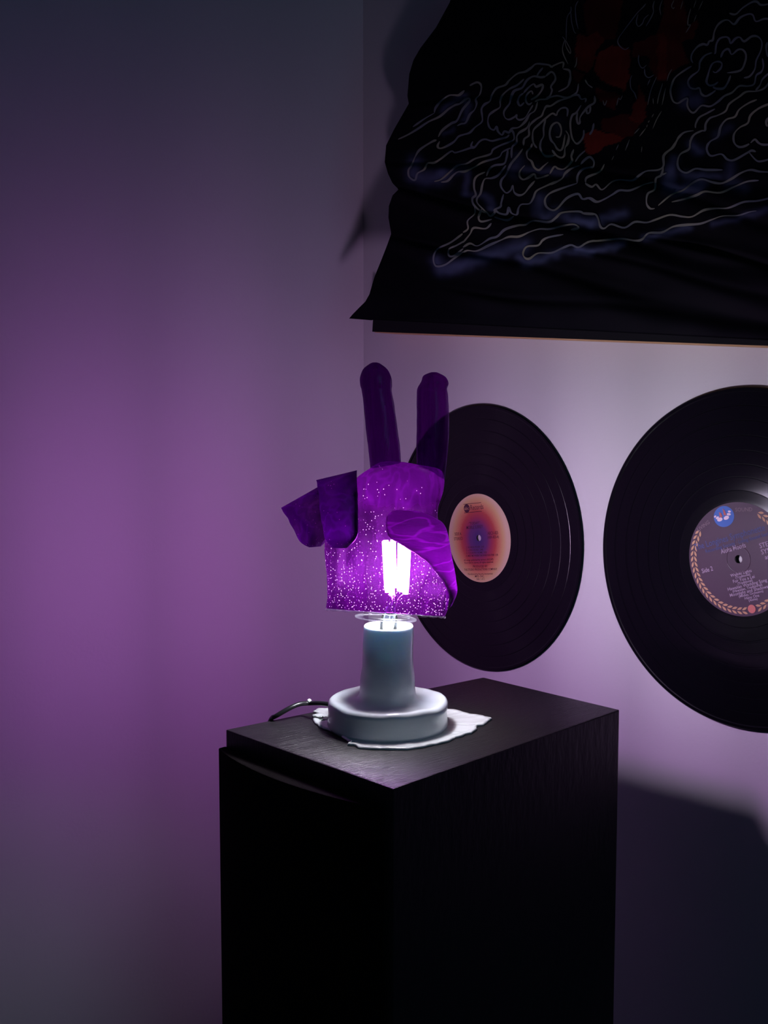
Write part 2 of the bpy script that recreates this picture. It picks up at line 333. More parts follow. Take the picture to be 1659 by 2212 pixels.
for s in (-1, 1):
    c = bx*np.array([1, 1, 0])
    tube('wire', [c*.3+np.array([s*.002, 0, hst+.004]), c*.8+np.array([s*.003, 0, hst+.02]), c+np.array([s*.007, 0, zb-.021])], .0004, M_brass, bulb, 6, 3)

# the glove: lofted elliptical stations between pairs of outline points
def loft(name, pairs, m, parent, n=40, sub_=5, cap0=True, cap1=True, wr=.0, seed=0, pinch=1.0, tilt=0.0, sheet=False):
    P = []
    for l_, r_, dep, half in pairs: P.append(np.array([*l_, *r_, dep, half], float))
    P = catmull(P, sub_); R = []
    for i, p in enumerate(P):
        a, b = hp(p[0], p[1], p[4]), hp(p[2], p[3], p[4]); c, w = (a+b)/2, (b-a)/2; row = []
        for j in range(n):
            t = (math.pi*j/(n-1) if sheet else 2*math.pi*j/n); cs, sn = math.cos(t), math.sin(t)
            q = c+w*math.copysign(abs(cs)**pinch, cs)+HN*p[5]*math.copysign(abs(sn)**.85, sn)
            q = q+HN*wr*noise.noise(Vector((q[0]*70+seed, q[1]*70, q[2]*70)))*(1 if sn > 0 else -1)+w/np.linalg.norm(w)*wr*.35*noise.noise(Vector((q[0]*160+seed, q[1]*160, q[2]*160)))
            if tilt: q = q+np.array([0, 0, tilt*max(0, 1-i/14)*float(np.dot(q-c, HN))])
            row.append(q)
        R.append(row)
    return rings(name, R, m, parent, cap0 and not sheet, cap1 and not sheet, closed=not sheet)
palm = loft('glove_shade', [((704,1314),(960,1331),0,.029), ((707,1290),(972,1305),0,.030), ((706,1245),(982,1268),0,.031), ((702,1205),(976,1222),0,.031),
    ((702,1165),(962,1168),0,.030), ((710,1125),(947,1128),0,.028), ((726,1090),(946,1098),0,.025), ((752,1058),(956,1066),0,.023),
    ((770,1033),(960,1036),0,.018), ((797,1013),(950,1014),0,.012), ((816,1001),(905,1004),0,.007), ((836,996),(872,998),0,.002)], M_palm, lamp, 64, 6, cap0=False, wr=.0012, tilt=.165)
palm['label'] = 'purple translucent glove used as lampshade'
loft('finger', [((800,1012),(866,1000),0,.0100), ((796,975),(864,965),0,.0115), ((790,925),(858,922),0,.0115), ((785,868),(851,870),0,.0112), ((781,843),(846,844),0,.0106),
    ((778,832),(847,832),0,.0112), ((778,815),(845,815),0,.0110), ((785,797),(836,797),0,.0088), ((798,786),(822,786),0,.0040), ((805,783),(814,783),0,.001)], M_finger, palm, 32, 6, cap0=False, wr=.0006)['label'] = 'dark purple raised finger, left of the two'
loft('finger', [((900,1004),(961,1036),0,.0100), ((899,975),(966,990),0,.0112), ((900,930),(970,938),0,.0115), ((900,885),(970,892),0,.0115), ((900,850),(968,855),0,.0112),
    ((902,838),(966,840),0,.0104), ((910,824),(969,828),0,.0108), ((914,812),(963,815),0,.0085), ((926,806),(950,807),0,.0040), ((933,804),(943,804),0,.001)], M_finger, palm, 32, 6, cap0=False, wr=.0006, seed=4)['label'] = 'dark purple raised finger, right of the two'
loft('thumb', [((834,1126),(834,1138),0.0350,.001), ((838,1112),(838,1156),0.0350,.0045), ((853,1103),(851,1168),0.0345,.0062), ((880,1102),(872,1180),0.0340,.0066), ((908,1106),(895,1195),0.0320,.0066),
    ((940,1119),(921,1213),.029,.0066), ((964,1141),(943,1238),.024,.0072), ((977,1206),(956,1256),.018,.0085), ((985,1250),(962,1276),.010,.0095), ((987,1278),(964,1300),.006,.009), ((976,1307),(962,1318),.003,.004)], M_thumb, palm, 28, 6, wr=.0014, seed=8, sheet=True)['label'] = 'bright purple thumb folded across the palm'
loft('folded_finger', [((683,1037),(770,1016),.020,.0012), ((685,1046),(771,1030),.024,.0060), ((688,1070),(772,1062),.028,.0075), ((691,1100),(773,1098),.031,.0075), ((697,1140),(774,1145),.034,.0070), ((702,1164),(768,1167),.036,.0055), ((714,1180),(752,1182),.036,.0020), ((722,1184),(744,1184),.036,.0005)], M_fold, palm, 28, 6, wr=.0014, seed=12, sheet=True)
loft('folded_finger', [((607,1097),(690,1050),.008,.0012), ((610,1103),(696,1062),.010,.0055), ((623,1123),(704,1096),.013,.0072), ((640,1155),(708,1140),.017,.0068), ((652,1173),(708,1162),.019,.0052), ((668,1182),(694,1180),.020,.0012)], M_fold, palm, 28, 6, wr=.0014, seed=16, sheet=True)
# added unseen ring in the cuff, toning down light that falls through
c0 = (hp(704,1314)+hp(960,1331))/2; w0 = (hp(960,1331)-hp(704,1314))/2*1.0; 
rings('light_baffle', [[c0+(w0*math.cos(t)+(HN*.029+np.array([0, 0, .029*.165]))*math.copysign(abs(math.sin(t))**.85, math.sin(t)))*k+np.array([0, 0, .0015*(1-k)]) for t in np.linspace(0, 2*math.pi, 65)[:-1]] for k in (.995, .8, .51)], M_baffle, palm, False, False)
# clear crinkled rim of the cuff
RR = []
for j in range(97):
    t = 2*math.pi*j/96; p = c0+w0*math.cos(t)+(HN*.029+np.array([0, 0, .029*.165]))*math.copysign(abs(math.sin(t))**.85, math.sin(t)); p = p+np.array([0, 0, -.0006+.0005*noise.noise(Vector(p)*300)]); RR.append(p)
tube('cuff_rim', RR, lambda t: .0008+.0003*math.sin(t*140), M_rim, palm, 8, 0)
RD = [[c0*np.array([.8,.8,1])+np.array([0, 0, -.001+dz])+w0*k*math.cos(t)+HN*.029*k*math.sin(t) for t in np.linspace(0, 2*math.pi, 49)[:-1]] for k, dz in ((.40, -.002), (.52, -.003), (.52, -.0042), (.40, -.0036), (.40, -.002))]
rings('spacer_ring', RD, M_rim, palm, False, False)

# power cord, leaving the foot to the left and dropping behind the cabinet
e1 = on_z(597, 1549, ZT+.004)-base
cp = [hp(716,1522,-.012), hp(690,1519,-.018), hp(668,1519,-.026), hp(640,1524,-.034)]
cp = [np.array(p) for p in cp]
pe = on_z(602, 1549, ZT+.0042)-base
side = np.array([-1.0, 0, 0])
cp = cp[:3]+[cp[2]*.66+pe*.34+np.array([0,0,.0030]), cp[2]*.33+pe*.67+np.array([0,0,.0032]), pe+side*.004, pe+side*.010+np.array([0, 0, -.003]), pe+side*.0145+np.array([0, 0, -.010]), pe+side*.017+np.array([0, 0, -.022]), pe+side*.020+np.array([0, .003, -.06]), pe+side*.050+np.array([0, .01, -.3]), pe+side*.11+np.array([0, .02, -.8]), pe+side*.16+np.array([0, .04, -ZT-.0011])]
pc = tube('power_cord', [np.array(p)-cp[-1] for p in cp], .0019, M_black, None, 10, 6); pc.location = [float(v) for v in (cp[-1]+base)]; tag(pc, 'thin black power cord arching from the lamp foot over the cabinet edge', 'cord')
bm = bmesh.new(); bmesh.ops.create_icosphere(bm, subdivisions=2, radius=.0019); me = bpy.data.meshes.new('glue_drop'); bm.to_mesh(me); bm.free()
o = link('glue_drop', me, M_skirt, lamp, True); o.location = cp[2]+np.array([0, 0, .0018]); o['label'] = 'white glue drop on the cord'

# ---------------------------------------------------------------- records
def disc_fan(name, r, z, m, parent, n=96, r0=.0036):
    vs, fs = [], []
    for k, rr in enumerate((r0, r)):
        for j in range(n): a = 2*math.pi*j/n; vs.append((rr*math.cos(a), rr*math.sin(a), z))
    for j in range(n): fs.append((j, n+j, n+(j+1) % n, (j+1) % n))
    return mesh(name, vs, fs, m, parent)
def record(loc, rot, label, group, labmat):
    e = empty('vinyl_record', loc, label, 'record'); e['group'] = group
    e.rotation_euler = (math.pi/2, 0, 0)
    n = 180; R = []
    pf = [(.0036, .0004, 1), (.0036, .0020, 1), (.052, .0020, 1), (.060, .0018, 1), (.0605, .0016, 0)]
    for k, g in enumerate((.072, .083, .095, .108, .121, .134)): pf += [(g-.0004, .0016, 0), (g, .0014, 1), (g+.0009, .0014, 0), (g+.0012, .0016, 0)]
    pf += [(.1455, .0016, 1), (.1465, .0022, 1), (.1490, .0022, 1), (.1500, .0014, 1), (.1490, .0005, 1), (.0036, .0004, 1)]
    vs, fs, mi = [], [], []
    for r_, z_, _ in pf:
        for j in range(n): a = 2*math.pi*j/n; vs.append((r_*math.cos(a), r_*math.sin(a), z_))
    for i in range(len(pf)-1):
        for j in range(n):
            k = (j+1) % n; fs.append((i*n+j, i*n+k, (i+1)*n+k, (i+1)*n+j)[::-1]); mi.append(1 if pf[i][2] and pf[i+1][2] or pf[i][2] and i > 4 else 0)
    me = bpy.data.meshes.new('disc'); me.from_pydata(vs, [], fs); me.update()
    o = link('disc', me, [M_vinyl, M_vinyl_smooth], e)
    me.polygons.foreach_set('material_index', mi)
    bm = bmesh.new(); bm.from_mesh(me); bmesh.ops.recalc_face_normals(bm, faces=bm.faces); bm.to_mesh(me); bm.free()
    lab = disc_fan('paper_label', .0500, .0023, labmat, e)
    lab.rotation_euler = (0, 0, rot)
    for a in (0, 1, 2):      # pads of putty that hold it off the wall
        t = a*2.09+.5; q = [(.03*math.cos(t)+.006*math.cos(u), .03*math.sin(t)+.006*math.sin(u)) for u in np.linspace(0, 6.283, 13)[:-1]]
        prism('putty_pad', q, -.0017, .0005, M_putty, e)
    return e, lab
def text_mesh(items, name, m, parent, z=.00035):
    """items: (string, x, y, size, align, rot) in units of the label radius; one flat print mesh"""
    vs, fs = [], []
    for it in items:
        s, x, y, size = it[:4]; al = it[4] if len(it) > 4 else 'CENTER'; ro = it[5] if len(it) > 5 else 0; wx = it[6] if len(it) > 6 else 1
        cu = bpy.data.curves.new('t', 'FONT'); cu.body = s; cu.size = size*.05; cu.align_x = al; cu.align_y = 'CENTER'; cu.resolution_u = 2; cu.offset = .00003
        to = bpy.data.objects.new('t', cu); COL.objects.link(to)
        dg = bpy.context.evaluated_depsgraph_get(); me = bpy.data.meshes.new_from_object(to.evaluated_get(dg))
        b0 = len(vs)
        for v in me.vertices:
            px, py = v.co.x*wx, v.co.y
            vs.append((x*.05+px*math.cos(ro)-py*math.sin(ro), y*.05+px*math.sin(ro)+py*math.cos(ro), .0023+z))
        fs += [tuple(b0+k for k in p.vertices) for p in me.polygons]
        bpy.data.objects.remove(to); bpy.data.curves.remove(cu); bpy.data.meshes.remove(me)
    return mesh(name, vs, fs, m, parent)
def flat_polys(polys, name, m, parent, z=.0003):
    vs, fs = [], []
    for p in polys:
        fs.append(tuple(range(len(vs), len(vs)+len(p)))); vs += [(x*.05, y*.05, .0023+z) for x, y in p]
    return mesh(name, vs, fs, m, parent)
def ell(cx, cy, a, b, ro=0, n=20): return [(cx+a*math.cos(t)*math.cos(ro)-b*math.sin(t)*math.sin(ro), cy+a*math.cos(t)*math.sin(ro)+b*math.sin(t)*math.cos(ro)) for t in np.linspace(0, 2*math.pi, n+1)[:-1]]
def rect(x0, y0, x1, y1): return [(x0, y0), (x1, y0), (x1, y1), (x0, y1)]

# label one: sunburst print, cream rim to violet centre
ML1 = mat('sunburst_label', (.8,.6,.4), .55, .3)
tc = N(ML1, 'ShaderNodeTexCoord'); mp = N(ML1, 'ShaderNodeMapping'); mp.inputs['Scale'].default_value = (20/.92, 20/1.05, 0); mp.inputs['Location'].default_value = (0.02, .02, 0)
ln_ = N(ML1, 'ShaderNodeVectorMath'); ln_.operation = 'LENGTH'; cr = N(ML1, 'ShaderNodeValToRGB')
nz = N(ML1, 'ShaderNodeTexNoise'); nz.inputs['Scale'].default_value = 900; ma = N(ML1, 'ShaderNodeMath'); ma.operation = 'MULTIPLY_ADD'; ma.inputs[1].default_value = .10; ma.inputs[2].default_value = -.05
L(ML1, tc.outputs['Object'], mp.inputs[0]); L(ML1, mp.outputs[0], ln_.inputs[0]); L(ML1, tc.outputs['Object'], nz.inputs['Vector']); L(ML1, nz.outputs['Fac'], ma.inputs[0])
ad = N(ML1, 'ShaderNodeMath'); ad.operation = 'ADD'; L(ML1, ln_.outputs['Value'], ad.inputs[0]); L(ML1, ma.outputs[0], ad.inputs[1]); L(ML1, ad.outputs[0], cr.inputs[0])
el = cr.color_ramp.elements
el[0].position = 0.10; el[0].color = (.065,.03,.14,1); el[1].position = 1.0; el[1].color = (.60,.45,.31,1)
for p_, c_ in ((.30, (.12,.035,.15)), (.46, (.30,.035,.08)), (.60, (.42,.07,.06)), (.74, (.56,.23,.12)), (.86, (.58,.38,.17))):
    q = el.new(p_); q.color = (*c_, 1)
L(ML1, cr.outputs[0], B(ML1).inputs['Base Color'])
ML2 = mat('plum_label', (.060,.028,.055), .5, .2); add_bump(ML2, 300, .15, .0005)
I_dark = print_mat('dark_print', (.06,.012,.03)); I_blue = print_mat('navy_print', (.055,.07,.22)); I_lav = print_mat('pale_print', (.42,.30,.42)); I_gold = print_mat('gold_print', (.50,.27,.15))
I_pink = print_mat('seal_print', (.55,.15,.13)); I_sky = print_mat('blue_emblem', (.04,.12,.42)); I_white = print_mat('emblem_white', (.72,.55,.62)); I_red = print_mat('emblem_red', (.40,.10,.10)); I_faint = print_mat('faint_print', (.20,.13,.16))

def wall_rec(hx, hy):     # centre of a record seen through its spindle hole, front 7 mm off the wall
    return on_y(hx, hy, -.0045)
c1 = on_y(1031.5, 1162.5, -.006); c1[1] = -.0018
c2 = on_y(1592.5, 1208.5, -.006); c2[1] = -.0018
rec1, lab1 = record(c1, math.radians(7), 'black vinyl record with cream, red and violet sunburst label, on the wall behind the lamp', 'records hung on the wall', ML1)
rec2, lab2 = record(c2, math.radians(19), 'black vinyl record with dark plum label and gold wreath, at the right edge', 'records hung on the wall', ML2)
flat_polys([rect(-.41, .785, .17, .797), rect(-.41, .588, .17, .600), ell(-.31, .69, .098, .098)], 'label_mark', I_dark, lab1)
text_mesh([('abc', -.31, .69, .11)], 'logo_text', print_mat('logo_cream', (.5,.28,.16)), lab1, .0007)
text_mesh([('Records', -.195, .695, .165, 'LEFT', 0, .78),
   ('“TODAY”', -.10, .34, .085), ('MOBILE SURREY', -.10, .25, .105, 'CENTER', 0, .72), ('SIDE A', -.67, .12, .10, 'CENTER', 0, .8), ('STEREO', -.67, .01, .10, 'CENTER', 0, .85),
   ('ABCX-825', .47, .09, .10, 'CENTER', 0, .75), ('(ABX-825-A)', .47, 0, .085, 'CENTER', 0, .8),
   ('1. SUNRISE RIDER  3:05', -.44, -.20, .06, 'LEFT'), ('2. LONG ROAD  2:48', -.44, -.265, .06, 'LEFT'), ('3. COUNTRY HOME  3:22', -.44, -.33, .06, 'LEFT'), ('4. MEET ME WHERE THE RIVERS RUN FREE  2:58', -.44, -.395, .062, 'LEFT', 0, .78),
   ('All songs published by various (ASCAP)', -.06, -.49, .06), ('Recorded in stereo, all rights reserved', -.06, -.55, .06),
   ('PRODUCED BY', -.02, -.64, .07), ('THE STUDIO PRODUCTIONS COMPANY', -.02, -.71, .072, 'CENTER', 0, .82), ('Manufactured by Records, Incorporated', -.04, -.81, .05), ('MFD. INC.', -.06, -.865, .07), ('Side 1 of 2', -.04, -.925, .06)], 'label_text', I_dark, lab1)
# label two
flat_polys([ell(-.05, .79, .205, .185, 0, 32)], 'emblem', I_sky, lab2, .0003)
flat_polys([ell(-.05+dx, .79+dy, a, b, r) for dx, dy, a, b, r in ((-.09,-.03,.055,.034,0),(.045,-.035,.055,.034,.1),(-.13,.012,.035,.02,.3),(.11,.012,.04,.022,-.3),(-.165,.045,.026,.016,.3),(.135,.055,.03,.018,-.4))], 'emblem_petals', I_white, lab2, .0006)
flat_polys([[(-.13,.79),(-.075,.79),(-.08,.86),(-.12,.89)], [(-.04,.81),(.01,.80),(.0,.89),(-.03,.93)]], 'emblem_sails', I_red, lab2, .0006)
leaves = []
for side in (1, -1):
    for k in range(21):
        a = math.radians(-90+side*(-9-k*6.3)); t = a-side*math.pi/2       # growing upwards from the seal
        for q in (1, -1):
            r_ = .90+q*.036; cx_, cy_ = r_*math.cos(a), r_*math.sin(a); ro = t+side*q*-.42
            c_, s_ = math.cos(ro), math.sin(ro)
            leaves.append([(cx_+u*c_-v*s_, cy_+u*s_+v*c_) for u, v in ((-.055, 0), (-.015, .021), (.025, .018), (.062, 0), (.025, -.016), (-.015, -.020))])
flat_polys(leaves, 'wreath', I_gold, lab2, .0003)
flat_polys([ell(0, -.885, .075, .075)], 'seal', I_pink, lab2, .0006)
text_mesh([('The Longines Symphonette', -.80, .405, .165, 'LEFT', 0, .80)], 'title_text', I_blue, lab2)
text_mesh([('Recording Society · Living Sound Series', -.60, .285, .085, 'LEFT')], 'subtitle_text', I_blue, lab2)
text_mesh([('Aloha Moods', -.04, .205, .125, 'CENTER', 0, .75), ('Side 2', -.66, -.04, .115, 'CENTER', 0, .85), ('STEREO', .46, .12, .12, 'LEFT', 0, .9), ('SYS 5302', .46, .01, .12, 'LEFT', 0, .9), ('and 7…', .50, -.09, .11, 'LEFT'),
   ('Waikiki Lights', -.02, -.245, .075), ('(Traditional)', 0, -.30, .06), ('For You a Lei', .0, -.355, .08), ('(Traditional)', .01, -.41, .06), ('Hawaiian Wedding Song', .03, -.465, .08), ('(Hawaiian, Traditional)', .02, -.52, .065),
   ('Moonlight and Shadows', .03, -.575, .08), ('(Medley, Orchestra)', .06, -.63, .06), ('Hanu Ona', .06, -.685, .07), ('(Aloha)', .07, -.735, .06)], 'label_text', I_lav, lab2)
for it in (('LIVING', -.50, .735, .095, 'CENTER', .30), ('SOUND', .36, .80, .095, 'CENTER', -.25)): text_mesh([it], 'heading_text', I_faint, lab2)
for (e_, r0, lb) in ((rec2, .0115, lab2),):      # pressed ridge around the spindle hole
    RRg = []
    for j in range(65): t = 2*math.pi*j/64; RRg.append(np.array([r0*math.cos(t), r0*math.sin(t), .0024]))
    tube('pressing_ridge', RRg, .00032, mat('plum_ridge', (.09,.045,.075), .2, .6), lb, 6, 0)

# ---------------------------------------------------------------- painted wall hanging on its stretcher
YC = -.078
CRE = [  # crease lines in the cloth: start, end (photo frame), depth
 ((861,409),(1900,640),.0060), ((845,505),(1900,760),.0045), ((840,350),(1900,420),.0040), ((1100,300),(1900,560),.0035), ((1417,512),(1900,640),.0055), ((1000,628),(1900,720),.0040), ((884,224),(1900,150),.0030), ((1240,540),(1900,690),.0035)]
def relief(x, y):
    h = 0
    for (x0, y0), (x1, y1), a in CRE:
        if x < x0-60: continue
        yl = y0+(y1-y0)*(x-x0)/(x1-x0)+6*math.sin(x*.013+y0); dd = y-yl; w = 10+.035*max(x-x0, 0); f = min((x-x0+60)/120, 1)
        h += a*f*(math.exp(-(dd-w)**2/(2*w*w*1.4))-.55*math.exp(-dd*dd/(2*(w*.35)**2)))
    return h+.0015*noise.noise(Vector((x*.012, y*.02, 0)))
EDGE = [(1010,-120),(990,-50),(971,6),(942,59),(908,104),(893,130),(884,160),(880,207),(883,224),(852,278),(834,314),(831,350),(838,375),(848,396),(861,409),(848,422),(840,445),(839,470),(845,505),(836,530),(824,561),(808,600),(798,634),(789,650),(777,662),(762,678),(754,688)]
EY = [p[1] for p in EDGE]; EX = [p[0] for p in EDGE]
def edge_x(y): return float(np.interp(y, EY, EX))
def bottom_y(x): return 688+(735-688)*(x-754)/(1659-754) if x > 805 else 688+(x-754)*.08
def yc(x, y):       # the lower left flap stands further off the wall
    fl = max(0, min(1, (y-430)/260))*max(0, 1-(x-740)/420)
    return YC-relief(x, y)-.030*fl*fl*(3-2*fl)
def cloth_pt(x, y, off=0.0): return on_y(x, y, yc(x, y)-off)
art = empty('wall_hanging', on_y(1230, 740, -.02), 'black painted cloth hanging with pale cloud lines and red figure, above the records', 'wall hanging')
AO = np.array(art.location)
# blue wash and red figure: paint on the cloth
def tr_(P, ox, oy, s): return [(ox+x/s, oy+y/s) for x, y in P]
TA = (860,120,6.9125); TB = (1060,120,6.9125); TC = (1000,320,5.925); TD = (1240,300,3.959); TE = (1200,0,6.504); TF = (1420,0,6.506); TG = (740,0,3.567)
BL = [(TA,[(660,830),(850,680),(1000,620),(1050,750),(990,960)],60,.8),(TA,[(700,1180),(820,1110)],40,.6),(TA,[(240,1600),(240,1800),(400,1860),(650,1800)],120,1.0),(TA,[(650,1770),(1000,1680)],70,.5),(TA,[(1040,1760),(990,2050)],50,.7),(TA,[(1000,2080),(1250,2090)],40,.5),
 (TC,[(300,620),(370,720),(370,790)],50,.8),(TC,[(700,150),(640,300)],80,.7),(TC,[(800,280),(1300,320)],60,.6),(TC,[(990,640),(970,800),(1050,880),(1200,820)],75,.8),(TC,[(1330,880),(1450,960),(1650,960)],70,.8),
 (TG,[(720,2010),(760,2080),(900,2050),(1150,1960),(1400,1890)],50,1.0),(TC,[(740,1400),(800,1480),(950,1430),(1200,1360)],60,1.0),(TC,[(1250,1310),(1640,1340)],40,.7),
 (TD,[(30,680),(150,720),(300,670),(430,640)],40,.9),(TD,[(30,950),(160,965),(280,940),(420,890)],34,1.0),(TD,[(600,850),(800,800),(980,760)],32,.8),(TD,[(820,300),(800,400),(900,440),(1080,390)],60,1.25),(TD,[(860,170),(830,240)],40,.8),(TD,[(950,310),(1230,320)],36,.7),(TD,[(1000,40),(1080,100)],36,.7),(TD,[(1340,230),(1320,380),(1450,420)],50,.6),(TD,[(1180,730),(1400,680),(1640,610)],30,.6),
 (TF,[(400,1250),(400,1420),(560,1400)],110,.8),(TF,[(820,1900),(1000,1800)],70,.5),(TF,[(500,2050),(560,2130)],80,.5),(TB,[(1000,1010),(1010,1120)],90,.25)]
BLP = [(np.array(tr_(P, *T)), r/T[2], s) for T, P, r, s in BL]
RD_ = [(TE,[(560,830),(650,720),(760,640),(880,640),(1040,700),(1055,900),(1030,1100),(970,1300),(800,1210),(620,1110),(555,980)],1.0),
 (TE,[(290,480),(440,500),(600,440),(680,560),(560,760),(540,900),(470,1030),(300,960),(280,800)],.75),(TE,[(400,60),(560,-100),(950,-100),(900,300),(850,560),(700,560),(450,480),(400,300)],.4),
 (TE,[(560,1250),(940,1330),(830,1550),(700,1480),(560,1360)],.5),(TE,[(1060,1600),(1130,1400),(1280,1440),(1270,1640),(1200,1740),(1020,1670)],.7),
 (TE,[(400,1880),(560,1820),(700,1860),(960,1930),(920,2010),(770,2030),(600,2110),(500,2190),(430,2150),(400,1990)],1.1),(TE,[(1090,620),(1400,480),(1554,450),(1554,1100),(1450,1140),(1330,960),(1300,800),(1080,800)],.45),
 (TE,[(640,1680),(1000,1600),(1200,1740),(1100,1900),(900,1930),(650,1820)],.4),(TE,[(1180,1170),(1270,1440),(1150,1400)],.8),(TE,[(230,970),(420,1040),(330,1180),(250,1100)],.35),
 (TF,[(0,450),(80,180),(100,-60),(340,-60),(420,200),(400,380),(560,280),(540,480),(480,540),(330,600),(450,880),(250,980),(80,1150),(0,1100)],.55)]
RDP = [(np.array(tr_(P, *T)), s) for T, P, s in RD_]
def seg_d(P, Q):     # distance of points P (n,2) to polyline Q
    best = np.full(len(P), 1e9)
    for a, b in zip(Q[:-1], Q[1:]):
        ab = b-a; t = np.clip(((P-a)@ab)/(ab@ab+1e-9), 0, 1); best = np.minimum(best, np.linalg.norm(P-(a+t[:, None]*ab), axis=1))
    return best
def inside(P, Q):
    c = np.zeros(len(P), bool)
    for (x0, y0), (x1, y1) in zip(Q, np.roll(Q, -1, 0)):
        k = ((y0 > P[:, 1]) != (y1 > P[:, 1])) & (P[:, 0] < (x1-x0)*(P[:, 1]-y0)/(y1-y0+1e-9)+x0); c ^= k
    return c
NX, NY = 330, 270; XR = 2050
pix = []; vs = []
for i in range(NY+1):
    v = i/NY; y0 = -120+v*(688+120)
    for j in range(NX+1):
        u = (j/NX)**1.25
        xl = edge_x(y0); x = xl+u*(XR-xl)
        yy = y0+(bottom_y(x)-688)*max(0, (y0-560)/128)**1.5 if y0 > 560 else y0
        pix.append((x, yy))
        vs.append(cloth_pt(x, yy))
fs = [(i*(NX+1)+j, i*(NX+1)+j+1, (i+1)*(NX+1)+j+1, (i+1)*(NX+1)+j)[::-1] for i in range(NY) for j in range(NX)]
# turned hem: left edge and bottom edge run back towards the wall
nb = len(vs); hem = [i*(NX+1) for i in range(NY+1)]+[NY*(NX+1)+j for j in range(1, NX+1)]
for k, back in enumerate((.002, .004)):
    for h in hem:
        p = np.array(vs[h]); vs.append(p+np.array([.0012*(k+1), back, .0008*(k+1)])); pix.append((0, 3000))
H = len(hem)
for h in range(H-1):
    fs.append((hem[h], hem[h+1], nb+h+1, nb+h)); fs.append((nb+h, nb+h+1, nb+H+h+1, nb+H+h))
P = np.array(pix)
jit = np.array([[noise.noise(Vector((x*.05, y*.05, 1)))*5, noise.noise(Vector((x*.05, y*.05, 7)))*5] for x, y in pix])
colr = np.zeros((len(P), 4)); colr[:, :3] = (.0035, .0035, .0055); colr[:, 3] = 1
for Q, r, s in BLP:
    k = np.exp(-(seg_d(P+jit, Q)/(r*.95))**2)*s; colr[:, :3] += k[:, None]*np.array([.050,.060,.115])
for Q, s in RDP:
    k = inside(P+jit, Q)*s; st = .8+.4*np.array([abs(noise.noise(Vector((x*.12, y*.02, 3)))) for x, y in pix]); colr[:, :3] = colr[:, :3]*(1-k[:, None]*.6)+(k*st)[:, None]*np.array([.15,.016,.009])
cloth = mesh('painted_cloth', [np.array(v)-AO for v in vs], fs, None, art, True)
at = cloth.data.color_attributes.new('paint', 'FLOAT_COLOR', 'POINT'); at.data.foreach_set('color', colr.ravel())
M_cloth = mat('black_painted_cloth', (.01,.01,.01), .7, .06); vc = N(M_cloth, 'ShaderNodeVertexColor'); vc.layer_name = 'paint'; L(M_cloth, vc.outputs[0], B(M_cloth).inputs['Base Color'])
cloth.data.materials.append(M_cloth)

